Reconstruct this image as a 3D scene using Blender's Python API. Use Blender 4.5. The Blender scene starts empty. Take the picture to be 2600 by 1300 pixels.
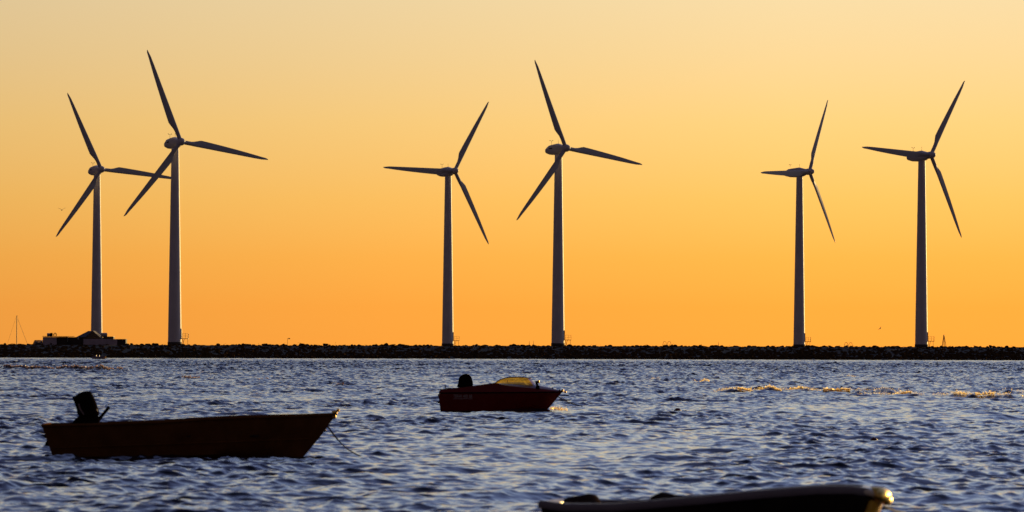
import bpy, bmesh, math, random
import numpy as np
from mathutils import Vector, Matrix, noise as mnoise
random.seed(7)
RAD = math.radians
scene = bpy.context.scene
col = scene.collection

# ------------------------------------------------------------------ camera
F = 10833.0            # focal length in photo pixels (150 mm on 36 mm / 2600 px)
CH = 2.3               # camera height above the water
HY = 883.0             # horizon row at the picture centre
ROLL = 0.0027
cam_d = bpy.data.cameras.new("camera")
cam = bpy.data.objects.new("camera", cam_d); col.objects.link(cam)
cam.location = (0, 0, CH)
cam.rotation_euler = (math.pi/2, -ROLL, 0)
cam_d.sensor_width = 36; cam_d.lens = 150
cam_d.shift_y = (HY-650)/2600
cam_d.clip_start = 0.5; cam_d.clip_end = 60000
cam_d.dof.use_dof = True; cam_d.dof.focus_distance = 330; cam_d.dof.aperture_fstop = 3.6
scene.camera = cam

# ------------------------------------------------------------------ world, sun, exposure
SUN_AZ, SUN_EL = 33.0, 4.0      # degrees right of the view, above the horizon
sd = Vector((math.sin(RAD(SUN_AZ))*math.cos(RAD(SUN_EL)), math.cos(RAD(SUN_AZ))*math.cos(RAD(SUN_EL)), math.sin(RAD(SUN_EL))))
world = bpy.data.worlds.new("World"); scene.world = world; world.use_nodes = True
nt = world.node_tree; nt.nodes.clear(); N = nt.nodes.new; LK = nt.links.new
def mth(op, a=None, b=None, tree=None):
    n = (tree or nt).nodes.new('ShaderNodeMath'); n.operation = op
    for i, v in enumerate((a, b)):
        if v is None: continue
        if isinstance(v, (int, float)): n.inputs[i].default_value = v
        else: (tree or nt).links.new(v, n.inputs[i])
    return n.outputs[0]
tc = N('ShaderNodeTexCoord')
nrm = N('ShaderNodeVectorMath'); nrm.operation = 'NORMALIZE'; LK(tc.outputs['Generated'], nrm.inputs[0])
sep = N('ShaderNodeSeparateXYZ'); LK(nrm.outputs[0], sep.inputs[0])
el = mth('DIVIDE', mth('ARCSINE', mth('MAXIMUM', sep.outputs['Z'], 0.0)), math.pi/2)
p = mth('POWER', el, 0.5)
def ramp(stops):
    r = N('ShaderNodeValToRGB'); r.color_ramp.interpolation = 'EASE' if False else 'LINEAR'
    els = r.color_ramp.elements
    while len(els) > 1: els.remove(els[-1])
    first = True
    for deg, c in stops:
        pos = math.sqrt(deg/90)
        if first: e = els[0]; e.position = pos; first = False
        else: e = els.new(pos)
        e.color = (*c, 1)
    LK(p, r.inputs[0]); return r.outputs[0]
front = ramp([(0, (1.12, .410, .046)), (.55, (1.12, .43, .050)), (1.2, (1.11, .49, .070)), (2.0, (1.08, .578, .122)), (3.0, (1.04, .655, .212)),
              (3.9, (.98, .69, .310)), (4.9, (.94, .725, .40)), (7, (1.0, .93, .72)), (10, (.88, .92, .90)), (15, (.54, .68, .98)),
              (23, (.34, .45, .88)), (35, (.21, .27, .62)), (55, (.10, .13, .33)), (90, (.03, .035, .10))])
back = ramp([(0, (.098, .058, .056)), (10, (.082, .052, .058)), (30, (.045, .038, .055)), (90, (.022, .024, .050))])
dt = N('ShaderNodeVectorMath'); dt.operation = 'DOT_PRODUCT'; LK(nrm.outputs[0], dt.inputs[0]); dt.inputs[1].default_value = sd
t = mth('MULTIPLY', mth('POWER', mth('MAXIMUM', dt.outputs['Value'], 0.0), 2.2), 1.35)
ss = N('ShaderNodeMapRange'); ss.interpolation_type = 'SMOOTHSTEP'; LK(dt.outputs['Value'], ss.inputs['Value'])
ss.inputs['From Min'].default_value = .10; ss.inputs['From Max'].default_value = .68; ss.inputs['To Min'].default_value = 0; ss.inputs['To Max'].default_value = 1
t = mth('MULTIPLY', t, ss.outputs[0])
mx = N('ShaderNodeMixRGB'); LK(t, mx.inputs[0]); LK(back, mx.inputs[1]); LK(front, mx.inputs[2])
sky = N('ShaderNodeTexSky'); sky.sky_type = 'NISHITA'; sky.sun_disc = False
sky.sun_elevation = RAD(SUN_EL); sky.sun_rotation = RAD(SUN_AZ); sky.dust_density = 2.0; sky.ozone_density = 2.0
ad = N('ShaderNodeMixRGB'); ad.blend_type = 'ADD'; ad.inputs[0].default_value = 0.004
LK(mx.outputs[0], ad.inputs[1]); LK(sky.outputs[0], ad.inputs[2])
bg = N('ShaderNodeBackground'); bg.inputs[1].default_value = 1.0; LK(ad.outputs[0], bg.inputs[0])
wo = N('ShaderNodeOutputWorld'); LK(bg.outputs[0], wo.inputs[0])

sl = bpy.data.lights.new("sun", 'SUN'); sl.energy = 5.0; sl.angle = RAD(0.53); sl.color = (1.0, .66, .24)
so = bpy.data.objects.new("sun", sl); col.objects.link(so)
so.rotation_euler = sd.to_track_quat('Z', 'Y').to_euler(); so.location = (200, 300, 80)
vs = scene.view_settings; vs.view_transform = 'Standard'; vs.look = 'None'; vs.exposure = 0.0; vs.gamma = 1.0

# ------------------------------------------------------------------ helpers
def P(px, py, d):
    """photo pixel seen at distance d -> world point"""
    u = px-1300; v = HY-py
    return Vector(((u - v*ROLL)*d/F, d, CH + (u*ROLL + v)*d/F))
def dist_w(px, py):
    """distance of the water surface seen at a photo pixel"""
    return CH*F/((py-HY) - (px-1300)*ROLL)
def S(d): return F/d       # pixels per metre

def mat(name, base, rough=.5, metal=0., var=.15, vscale=4., spec=None, bump=0., bscale=20.):
    m = bpy.data.materials.new(name); m.use_nodes = True
    t = m.node_tree; b = t.nodes['Principled BSDF']
    no = t.nodes.new('ShaderNodeTexNoise'); no.inputs['Scale'].default_value = vscale; no.inputs['Detail'].default_value = 5
    co = t.nodes.new('ShaderNodeTexCoord'); t.links.new(co.outputs['Object'], no.inputs['Vector'])
    r = t.nodes.new('ShaderNodeValToRGB')
    r.color_ramp.elements[0].position = .3; r.color_ramp.elements[1].position = .7
    r.color_ramp.elements[0].color = (*[c*(1-var) for c in base], 1)
    r.color_ramp.elements[1].color = (*[min(1, c*(1+var)) for c in base], 1)
    t.links.new(no.outputs['Fac'], r.inputs[0]); t.links.new(r.outputs[0], b.inputs['Base Color'])
    b.inputs['Roughness'].default_value = rough; b.inputs['Metallic'].default_value = metal
    if spec is not None: b.inputs['Specular IOR Level'].default_value = spec
    if bump:
        n2 = t.nodes.new('ShaderNodeTexNoise'); n2.inputs['Scale'].default_value = bscale; t.links.new(co.outputs['Object'], n2.inputs['Vector'])
        bp = t.nodes.new('ShaderNodeBump'); bp.inputs['Strength'].default_value = bump; bp.inputs['Distance'].default_value = .02
        t.links.new(n2.outputs['Fac'], bp.inputs['Height']); t.links.new(bp.outputs[0], b.inputs['Normal'])
    return m
M = {}
M['turbine'] = mat('turbine_paint', (.70, .68, .72), .5, var=.05, vscale=.25, spec=.10)
M['blade'] = mat('blade_gelcoat', (.50, .49, .52), .6, var=.06, vscale=.4, spec=.15)
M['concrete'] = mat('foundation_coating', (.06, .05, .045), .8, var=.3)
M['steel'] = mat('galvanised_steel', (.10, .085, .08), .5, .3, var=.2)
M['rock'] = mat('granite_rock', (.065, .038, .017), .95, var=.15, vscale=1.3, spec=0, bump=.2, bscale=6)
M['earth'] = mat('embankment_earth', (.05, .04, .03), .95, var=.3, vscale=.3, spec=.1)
M['wood_hull'] = mat('varnished_hull', (.15, .062, .018), .6, var=.25, vscale=2.5, spec=0)
M['hull_in'] = mat('hull_inside', (.04, .028, .024), .85, var=.25, spec=0)
M['red_hull'] = mat('red_gelcoat', (.185, .008, .005), .45, var=.1, spec=.3)
M['red_deck'] = mat('faded_red_deck', (.22, .02, .014), .4, var=.12)
M['pale_deck'] = mat('pale_foredeck', (.26, .15, .14), .35, var=.1)
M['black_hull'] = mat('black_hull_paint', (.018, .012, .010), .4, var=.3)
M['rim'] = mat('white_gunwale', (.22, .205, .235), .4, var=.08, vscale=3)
M['black'] = mat('black_plastic', (.010, .007, .007), .7, var=.2, spec=0)
M['cowl_stripe'] = mat('grey_decal', (.16, .15, .17), .4, var=.1)
M['rope'] = mat('mooring_rope', (.10, .08, .05), .9, var=.4, vscale=60)
M['letters'] = mat('pale_lettering', (.55, .52, .5), .5, var=.05)
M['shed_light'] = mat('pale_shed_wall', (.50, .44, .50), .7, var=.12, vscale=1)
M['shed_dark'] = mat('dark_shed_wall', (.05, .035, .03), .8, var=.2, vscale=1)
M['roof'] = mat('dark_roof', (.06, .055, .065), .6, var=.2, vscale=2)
M['tank'] = mat('painted_tank', (.25, .25, .30), .35, .2, var=.1)
M['slot'] = mat('white_board', (.8, .78, .7), .6, var=.05)
M['car'] = mat('dark_car_paint', (.05, .05, .065), .25, .2, var=.05)
M['rubber'] = mat('rubber', (.02, .02, .02), .8, var=.1)
M['white'] = mat('white_paint', (.8, .78, .75), .5, var=.05)
M['buoy'] = mat('red_brown_buoy', (.14, .03, .018), .45, var=.2)
M['gull'] = mat('gull_feathers', (.25, .22, .2), .8, var=.2)
M['cormorant'] = mat('dark_feathers', (.02, .016, .02), .6, var=.2)
M['chrome'] = mat('polished_metal', (.85, .82, .75), .22, 1.0, var=.03)
M['bow_cap'] = mat('glossy_cream_cap', (.85, .80, .62), .25, var=.05)  # glossy cream, paler than the gunwale
M['glint_metal'] = mat('glint_gold', (1.0, .64, .14), .47, 1.0, var=.05)  # gold of the sun glint put into the metal's colour
M['stem_sunlit'] = mat('sunlit_stem_yellow', (.95, .55, .05), .35, var=.1)  # sunlight on the bow painted in as yellow
M['alu_boat'] = mat('grey_boat_hull', (.42, .38, .48), .5, var=.12)

def glass_mat(name, tint, tr=.4, tl=.45):
    m = bpy.data.materials.new(name); m.use_nodes = True; t = m.node_tree; t.nodes.clear()
    a = t.nodes.new('ShaderNodeBsdfTransparent'); a.inputs[0].default_value = (*tint, 1)
    b = t.nodes.new('ShaderNodeBsdfTranslucent')
    no = t.nodes.new('ShaderNodeTexNoise'); no.inputs['Scale'].default_value = 3.0
    cr = t.nodes.new('ShaderNodeValToRGB'); cr.color_ramp.elements[0].color = (*[c*.45 for c in tint], 1); cr.color_ramp.elements[1].color = (*tint, 1)
    cr.color_ramp.elements[0].position = .35; cr.color_ramp.elements[1].position = .6
    co = t.nodes.new('ShaderNodeTexCoord'); t.links.new(co.outputs['Object'], no.inputs['Vector']); t.links.new(no.outputs['Fac'], cr.inputs[0]); t.links.new(cr.outputs[0], b.inputs[0])
    g = t.nodes.new('ShaderNodeBsdfGlossy'); g.inputs['Roughness'].default_value = .12
    m1 = t.nodes.new('ShaderNodeMixShader'); m1.inputs[0].default_value = tl/(tr+tl)
    t.links.new(a.outputs[0], m1.inputs[1]); t.links.new(b.outputs[0], m1.inputs[2])
    m2 = t.nodes.new('ShaderNodeMixShader'); m2.inputs[0].default_value = 1-tr-tl
    t.links.new(m1.outputs[0], m2.inputs[1]); t.links.new(g.outputs[0], m2.inputs[2])
    o = t.nodes.new('ShaderNodeOutputMaterial'); t.links.new(m2.outputs[0], o.inputs[0]); return m
M['screen'] = glass_mat('amber_acrylic', (.80, .62, .16), .66, .24)
M['screen_clear'] = glass_mat('smoky_acrylic', (.6, .5, .55), .5, .25)
M['car_glass'] = glass_mat('car_glass', (.5, .52, .55), .6, .10)

class MB:
    def __init__(s): s.v = []; s.f = []
    def add(s, vs, fs):
        o = len(s.v); s.v += [tuple(v) for v in vs]; s.f += [tuple(i+o for i in f) for f in fs]; return s
    def box(s, c, d, rot=None):
        hx, hy, hz = d[0]/2, d[1]/2, d[2]/2
        vs = [Vector((x*hx, y*hy, z*hz)) for x in (-1, 1) for y in (-1, 1) for z in (-1, 1)]
        if rot is not None: vs = [rot @ v for v in vs]
        vs = [v+Vector(c) for v in vs]
        return s.add(vs, [(0, 1, 3, 2), (4, 6, 7, 5), (0, 4, 5, 1), (2, 3, 7, 6), (0, 2, 6, 4), (1, 5, 7, 3)])
    def loft(s, rings, closed=True, cap=True):
        n = len(rings[0]); vs = [p for r in rings for p in r]; fs = []
        for i in range(len(rings)-1):
            for j in range(n if closed else n-1):
                k = (j+1) % n
                fs.append((i*n+j, i*n+k, (i+1)*n+k, (i+1)*n+j))
        if cap and closed:
            fs.append(tuple(reversed(range(n)))); fs.append(tuple((len(rings)-1)*n+j for j in range(n)))
        return s.add(vs, fs)
    def tube(s, pts, r, n=8):
        pts = [Vector(p) for p in pts]; rs = r if isinstance(r, (list, tuple)) else [r]*len(pts); rings = []
        for i, p in enumerate(pts):
            d = (pts[min(i+1, len(pts)-1)]-pts[max(i-1, 0)]).normalized()
            a = d.orthogonal().normalized() if i == 0 else (a - d*a.dot(d)).normalized()
            b = d.cross(a)
            rings.append([p + (a*math.cos(q)+b*math.sin(q))*rs[i] for q in [2*math.pi*j/n for j in range(n)]])
        return s.loft(rings)
    def ball(s, c, r, sc=(1, 1, 1), n=12, m=8):
        rings = []
        for i in range(m+1):
            th = math.pi*(i/m); th = min(max(th, .02), math.pi-.02)
            rings.append([(c[0]+r*sc[0]*math.sin(th)*math.cos(2*math.pi*j/n), c[1]+r*sc[1]*math.sin(th)*math.sin(2*math.pi*j/n), c[2]+r*sc[2]*math.cos(th)) for j in range(n)])
        return s.loft(rings)
    def build(s, name, m, parent=None, smooth=False, loc=None):
        me = bpy.data.meshes.new(name); me.from_pydata([tuple(v) for v in s.v], [], s.f); me.validate()
        bm = bmesh.new(); bm.from_mesh(me); bmesh.ops.recalc_face_normals(bm, faces=bm.faces)
        if smooth:
            for f in bm.faces: f.smooth = True
            for e in bm.edges:
                if len(e.link_faces) == 2 and e.calc_face_angle(0) > RAD(38): e.smooth = False
        bm.to_mesh(me); bm.free(); me.materials.append(m)
        o = bpy.data.objects.new(name, me); col.objects.link(o)
        if parent: o.parent = parent
        if loc is not None: o.location = loc
        return o
def thing(name, label, cat, loc=(0, 0, 0), rotz=0., group=None):
    o = bpy.data.objects.new(name, None); col.objects.link(o); o.location = loc; o.rotation_euler = (0, 0, rotz)
    o['label'] = label; o['category'] = cat
    if group: o['group'] = group
    o.empty_display_size = .3
    return o
def tag(o, label, cat, group=None):
    o['label'] = label; o['category'] = cat
    if group: o['group'] = group
    return o
def interp(x, xs, ys): return float(np.interp(x, xs, ys))

# ------------------------------------------------------------------ water
rng = np.random.default_rng(11)
def tile(L, n, lam_p, lam_min, rms, wdir, spread, seed, lam_max=None):
    r = np.random.default_rng(seed)
    k1 = 2*np.pi*np.fft.fftfreq(n, L/n); kx, ky = np.meshgrid(k1, k1, indexing='ij')
    k = np.hypot(kx, ky); k[0, 0] = 1e9
    kp = 2*np.pi/lam_p
    cosd = (kx*wdir[0]+ky*wdir[1])/k
    sp = k**-3.6*np.exp(-1.0*(kp/k)**2.2)*np.exp(-(k*lam_min/(2*np.pi))**2)*(spread+(1-spread)*np.abs(cosd)**2)
    if lam_max: sp *= 1-np.exp(-(k*lam_max/(2*np.pi))**4)
    a = np.sqrt(sp)*(r.normal(size=(n, n))+1j*r.normal(size=(n, n))); a[0, 0] = 0
    h = np.fft.ifft2(a); sc = rms/np.std(h.real)
    dx = np.fft.ifft2(-1j*a*kx/k).real*sc; dy = np.fft.ifft2(-1j*a*ky/k).real*sc
    return L, n, h.real*sc, dx, dy
def samp(T, x, y, ang):
    L, n, h, dx, dy = T
    c, s_ = math.cos(ang), math.sin(ang)
    u = (x*c+y*s_)/L*n; v = (-x*s_+y*c)/L*n
    iu = np.floor(u); iv = np.floor(v); fu = u-iu; fv = v-iv
    i0 = iu.astype(np.int64) % n; j0 = iv.astype(np.int64) % n; i1 = (i0+1) % n; j1 = (j0+1) % n
    def g(a): return a[i0, j0]*(1-fu)*(1-fv)+a[i1, j0]*fu*(1-fv)+a[i0, j1]*(1-fu)*fv+a[i1, j1]*fu*fv
    H, X, Y = g(h), g(dx), g(dy)
    return H, X*c-Y*s_, X*s_+Y*c
wd = (-.42, .91)
T1 = tile(41.0, 1024, 1.9, .22, .0255, wd, .16, 1)
T2 = tile(27.3, 1024, .75, .15, .0085, (.25, .97), .30, 2)
T3 = tile(190., 1024, 4.5, 1.2, .034, wd, .10, 3)
def water_disp(x, y):
    H1, X1, Y1 = samp(T1, x, y, 0.0); H2, X2, Y2 = samp(T2, x, y, .37); H3, X3, Y3 = samp(T3, x, y, .11)
    # gusts: patches of rougher and smoother water
    G, _, _ = samp(T3, x*.22+31, y*.10+17, .5)
    g = np.clip(1+G/.034*.20, .6, 1.5)
    return g*(H1+H2)+H3, .9*(g*(X1+X2))+.7*X3, .9*(g*(Y1+Y2))+.7*Y3
def vn(x, s, seed):
    xi = np.floor(x/s); f = x/s-xi; f = f*f*(3-2*f)
    h = lambda i: (np.sin(i*127.1+seed*311.7)*43758.5453) % 1.0
    return h(xi)*(1-f)+h(xi+1)*f
# breaking swell lines over the shoals: (px0, px1, py0, py1, amplitude, depth sigma, seed)
RIDGES = [(-60, 330, 938, 943, .30, .95, 1), (225, 360, 941, 946, .24, .7, 2), (440, 565, 963, 966, .20, .5, 3),
          (1640, 1770, 967, 970, .16, .6, 4), (1775, 1850, 971, 972, .18, .5, 5), (1815, 1990, 996, 999, .20, .42, 6),
          (1960, 2330, 992, 1003, .20, .5, 7), (2080, 2200, 998, 999, .24, .4, 8), (2200, 2680, 1004, 1016, .20, .5, 9),
          (2500, 2700, 1000, 1003, .17, .6, 10), (1392, 1442, 1044, 1045, .05, .15, 11), (636, 690, 966, 966.5, .14, .5, 12),
          (845, 880, 981, 981.5, .10, .35, 13), (2145, 2175, 958, 958.3, .16, .5, 14), (480, 540, 947, 948, .18, .6, 15)]
def ridge_line(R, x):
    px0, px1, py0, py1, amp, sg, seed = R
    d0, d1 = dist_w(px0, py0), dist_w(px1, py1)
    x0, x1 = (px0-1300)*d0/F, (px1-1300)*d1/F
    t_ = (x-x0)/(x1-x0)
    d = d0+(d1-d0)*t_ + (vn(x, 3.1, seed)-.5)*2.2 + (vn(x, .9, seed+5)-.5)*.7
    env = np.clip(t_*6, 0, 1)*np.clip((1-t_)*6, 0, 1)
    a = amp*env*(.35+.65*vn(x, 1.7, seed+9)*1.3)*(.75+.5*vn(x, .35, seed+3))
    return d, a, x0, x1
def ridge_h(x, y):
    z = np.zeros_like(x)
    for R in RIDGES:
        d, a, x0, x1 = ridge_line(R, x)
        z += a*np.exp(-((y-d)/R[5])**2)
    return z
def build_water():
    th_d = np.radians(np.linspace(-8.4, 8.4, 560))
    w = np.array(list(np.arange(8.5, 17.0, .16))+[17.3, 18, 19.5, 22, 26, 33, 42, 54, 70, 90, 112, 135, 158, 180])
    th = np.concatenate([-np.radians(w[::-1]), th_d, np.radians(w)])
    r = [3.0]
    while r[-1] < 38: r.append(r[-1]*1.012)
    while r[-1] < 905: r.append(r[-1]+min(r[-1]*.0009, .29))
    while r[-1] < 935: r.append(r[-1]+1)
    while r[-1] < 30000: r.append(r[-1]*1.08)
    r = np.array(r)
    Rr, Th = np.meshgrid(r, th, indexing='ij')
    X = Rr*np.sin(Th); Y = Rr*np.cos(Th)
    xr, yr = X.ravel(), Y.ravel(); H = np.empty_like(xr); DX = np.empty_like(xr); DY = np.empty_like(xr)
    for c0 in range(0, len(xr), 250000):
        c1 = c0+250000; H[c0:c1], DX[c0:c1], DY[c0:c1] = water_disp(xr[c0:c1], yr[c0:c1])
    sea = (1+1.05*np.clip((Rr.ravel()-130)/420, 0, 1))*(1-.72*np.clip((Rr.ravel()-600)/240, 0, 1))          # wind sea grows away from the sheltered moorings
    H, DX, DY = H*sea, DX*sea, DY*sea
    H = H.reshape(X.shape); DX = DX.reshape(X.shape); DY = DY.reshape(X.shape)
    fade = np.clip((np.radians(19.5)-np.abs(Th))/np.radians(3), .12, 1)*np.clip((1150-Rr)/150, 0, 1)*np.clip(Rr/30, .3, 1)
    Z = H*fade + ridge_h(X, Y)
    X = X-DX*fade; Y = Y-DY*fade
    co = np.stack([X, Y, Z], -1).reshape(-1, 3).astype(np.float32)
    nr, nc = Rr.shape; del H, DX, DY, Z, X, Y, xr, yr, sea, fade
    i = np.arange(nr-1)[:, None]*nc+np.arange(nc-1)[None, :]
    q = np.stack([i, i+1, i+nc+1, i+nc], -1).reshape(-1, 4).astype(np.int32)
    me = bpy.data.meshes.new('water'); nf = len(q)
    me.vertices.add(len(co)); me.vertices.foreach_set('co', co.ravel())
    me.loops.add(nf*4); me.loops.foreach_set('vertex_index', q[:, ::-1].ravel())
    me.polygons.add(nf); me.polygons.foreach_set('loop_start', np.arange(nf, dtype=np.int32)*4)
    me.polygons.foreach_set('loop_total', np.full(nf, 4, np.int32))
    me.polygons.foreach_set('use_smooth', np.ones(nf, bool)); me.update()
    o = bpy.data.objects.new('water', me); col.objects.link(o); o['kind'] = 'structure'
    m = bpy.data.materials.new('sea_water'); m.use_nodes = True; t = m.node_tree; b = t.nodes['Principled BSDF']
    b.inputs['Base Color'].default_value = (.004, .008, .016, 1); b.inputs['Roughness'].default_value = .10; b.inputs['IOR'].default_value = 1.34
    co_ = t.nodes.new('ShaderNodeNewGeometry')
    n1 = t.nodes.new('ShaderNodeTexNoise'); n1.inputs['Scale'].default_value = 3.2; n1.inputs['Detail'].default_value = 4; n1.inputs['Roughness'].default_value = .55
    mp = t.nodes.new('ShaderNodeMapping'); mp.inputs['Scale'].default_value = (1, 1.5, 1); t.links.new(co_.outputs['Position'], mp.inputs[0]); t.links.new(mp.outputs[0], n1.inputs['Vector'])
    bp = t.nodes.new('ShaderNodeBump'); bp.inputs['Strength'].default_value = 1.0
    # choppier wind ripples offshore, calmer inside the anchorage
    sx = t.nodes.new('ShaderNodeSeparateXYZ'); t.links.new(co_.outputs['Position'], sx.inputs[0])
    mr = t.nodes.new('ShaderNodeMapRange'); mr.inputs['From Min'].default_value = 90; mr.inputs['From Max'].default_value = 600; mr.inputs['To Min'].default_value = .010; mr.inputs['To Max'].default_value = .08
    t.links.new(sx.outputs['Y'], mr.inputs['Value']); t.links.new(mr.outputs[0], bp.inputs['Distance'])
    t.links.new(n1.outputs['Fac'], bp.inputs['Height']); t.links.new(bp.outputs[0], b.inputs['Normal'])
    me.materials.append(m)
build_water()

# foam on the breaking crests: one countless mass of droplets and froth lumps per shoal, gold flecks added for glints
def foam_mat():
    m = bpy.data.materials.new('sea_foam'); m.use_nodes = True; t = m.node_tree; t.nodes.clear()
    d = t.nodes.new('ShaderNodeBsdfDiffuse'); d.inputs[0].default_value = (.42, .34, .33, 1)
    tl = t.nodes.new('ShaderNodeBsdfTranslucent'); tl.inputs[0].default_value = (.55, .40, .33, 1)
    g = t.nodes.new('ShaderNodeBsdfGlossy'); g.inputs['Roughness'].default_value = .35; g.inputs[0].default_value = (.9, .9, .9, 1)
    a = t.nodes.new('ShaderNodeMixShader'); a.inputs[0].default_value = .55; t.links.new(d.outputs[0], a.inputs[1]); t.links.new(tl.outputs[0], a.inputs[2])
    b = t.nodes.new('ShaderNodeMixShader'); b.inputs[0].default_value = .12; t.links.new(a.outputs[0], b.inputs[1]); t.links.new(g.outputs[0], b.inputs[2])
    o = t.nodes.new('ShaderNodeOutputMaterial'); t.links.new(b.outputs[0], o.inputs[0]); return m
def glint_spray_mat():
    m = bpy.data.materials.new('sun_glint_spray'); m.use_nodes = True; t = m.node_tree; t.nodes.clear()
    tl = t.nodes.new('ShaderNodeBsdfTranslucent'); tl.inputs[0].default_value = (1.0, .86, .50, 1)  # low sun's gold put into the spray's own colour
    g = t.nodes.new('ShaderNodeBsdfGlossy'); g.inputs['Roughness'].default_value = .3; g.inputs[0].default_value = (1.0, .75, .35, 1)
    b = t.nodes.new('ShaderNodeMixShader'); b.inputs[0].default_value = .15; t.links.new(tl.outputs[0], b.inputs[1]); t.links.new(g.outputs[0], b.inputs[2])
    o = t.nodes.new('ShaderNodeOutputMaterial'); t.links.new(b.outputs[0], o.inputs[0]); return m
FOAM = foam_mat(); GLINT_SPRAY = glint_spray_mat()
# (px0, px1, py0, py1, count, size, spread) patches of froth along a line
def foam(name, patches, m=None):
    mb = MB(); rr = random.Random(5)
    for ri, px0, px1, cnt, size, dens in patches:
        R = RIDGES[ri]
        for _ in range(cnt):
            px = rr.uniform(px0, px1)
            d0 = dist_w(px, (R[2]+R[3])/2); x = (px-1300)*d0/F
            if dens and vn(np.array([x]), .8, ri+40)[0] < dens: continue
            d, a, _, _ = ridge_line(R, np.array([x])); d = float(d[0]); a = float(a[0])
            y = d+rr.gauss(0, R[5]*.22)+R[5]*.12
            h, _, _ = water_disp(np.array([x]), np.array([y])); z = .03+float(h[0])*.8+float(ridge_h(np.array([x]), np.array([y]))[0])
            s_ = size*rr.uniform(.35, 1.3)*(1.0 if rr.random() < .85 else 1.7)
            up = abs(rr.gauss(0, .05)) if rr.random() < .5 else 0
            a0 = rr.uniform(0, 6); n_ = 5
            if rr.random() < (.15 if m else .5):      # lump of froth
                vs = [(x+math.cos(a0+q*1.2566)*s_*rr.uniform(.6, 1.4), y+math.sin(a0+q*1.2566)*s_*rr.uniform(.6, 1.4), z+up+s_*rr.uniform(-.15, .3)) for q in range(5)]
                vs.append((x+rr.uniform(-.3, .3)*s_, y, z+up+s_*rr.uniform(.45, .9))); vs.append((x, y, z+up-s_*.4))
                mb.add(vs, [(q, (q+1) % 5, 5) for q in range(5)]+[((q+1) % 5, q, 6) for q in range(5)])
            else:                     # thrown sheet of spray, turned to catch the sun
                nn = Vector((rr.gauss(.4, .8), rr.gauss(.6, .8), rr.gauss(0, .4))).normalized(); ta = nn.orthogonal().normalized(); tb = nn.cross(ta)
                mb.add([Vector((x, y, z+up+s_*.4))+(ta*math.cos(q*1.2566+a0)+tb*math.sin(q*1.2566+a0))*s_*rr.uniform(.4, 1.0) for q in range(5)], [(0, 1, 2, 3, 4)])
    o = mb.build(name, m or FOAM); o['kind'] = 'stuff'; return o
foam('sea_foam', [(0, -30, 325, 4200, .055, .15), (1, 235, 350, 900, .05, .3), (2, 450, 560, 420, .035, .35), (11, 640, 685, 130, .035, .3), (12, 850, 878, 50, .03, 0), (14, 485, 535, 110, .04, .4)])
foam('sea_foam', [(3, 1645, 1765, 160, .024, .5), (4, 1778, 1800, 160, .034, 0), (5, 1818, 1880, 420, .018, .1), (5, 1876, 1908, 520, .032, 0), (5, 1905, 1930, 120, .016, .2),  # gold flecks standing in for sun glints on the crests
                  (5, 1926, 1978, 700, .029, 0), (6, 1975, 2035, 330, .016, .2), (6, 2034, 2062, 420, .031, 0), (6, 2062, 2110, 340, .018, .2), (7, 2096, 2160, 1300, .032, 0),
                  (6, 2160, 2300, 620, .014, .25), (8, 2215, 2300, 420, .015, .2), (8, 2300, 2338, 560, .030, 0), (8, 2338, 2425, 420, .014, .2), (8, 2424, 2452, 330, .027, 0),
                  (8, 2452, 2470, 90, .016, 0), (8, 2468, 2506, 520, .029, 0), (8, 2506, 2660, 800, .017, .2), (8, 2570, 2590, 200, .027, 0), (9, 2520, 2680, 320, .016, .4),
                  (10, 1397, 1440, 420, .017, 0), (13, 2150, 2170, 80, .03, 0)], GLINT_SPRAY)

# ------------------------------------------------------------------ breakwater
mb = MB()
prof = [(852, -2), (861, -.1), (880, 1.15), (900.3, 2.62), (902.6, 2.65), (905, 2.22), (1185, 2.2), (1192, -2)]
mb.loft([[(x, y, z) for y, z in prof] for x in np.linspace(-420, 420, 40)], closed=True)
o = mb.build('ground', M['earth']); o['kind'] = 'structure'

def boulder_mesh(seed, npts=16, flat=.75):
    rr = random.Random(seed); bm = bmesh.new()
    for _ in range(npts):
        v = Vector((rr.gauss(0, 1), rr.gauss(0, 1), rr.gauss(0, 1))).normalized()
        bm.verts.new((v.x*rr.uniform(.85, 1.1), v.y*rr.uniform(.8, 1.1), v.z*rr.uniform(.8, 1.1)*flat))
    r_ = bmesh.ops.convex_hull(bm, input=bm.verts)
    bmesh.ops.delete(bm, geom=[e for e in r_['geom_interior'] if isinstance(e, bmesh.types.BMVert)], context='VERTS')
    bmesh.ops.bevel(bm, geom=list(bm.edges), offset=.09, segments=1, affect='EDGES')
    me = bpy.data.meshes.new('boulder'); bm.to_mesh(me); bm.free(); me.materials.append(M['rock']); return me
BM = [boulder_mesh(s) for s in range(14)]
rr = random.Random(21)
gaps = [(1211, 1222), (862, 880)]
x = -118.0; nb = 0
while x < 118.0 and nb < 298:
    sz = rr.choice([.36, .42, .5, .55, .62])*rr.uniform(.85, 1.15)
    wx = sz*rr.uniform(1.1, 1.7); x += wx*.66
    px = 1300+x*F/901.5
    if 112 < px < 318: top = 2.80+rr.uniform(-.12, .06)
    else: top = 2.98+.06*math.sin(x*.21)+rr.uniform(-.18, .10)+(rr.uniform(.1, .3) if rr.random() < .09 else 0)-(.28 if rr.random() < .06 else 0)
    hz = sz*rr.uniform(1.0, 1.3)
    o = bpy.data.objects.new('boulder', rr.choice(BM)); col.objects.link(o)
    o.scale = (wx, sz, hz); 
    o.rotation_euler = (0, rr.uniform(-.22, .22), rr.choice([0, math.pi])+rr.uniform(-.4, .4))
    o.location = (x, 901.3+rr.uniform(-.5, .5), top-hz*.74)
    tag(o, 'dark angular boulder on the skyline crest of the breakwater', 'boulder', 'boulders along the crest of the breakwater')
    x += wx*.56; nb += 1
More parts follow.
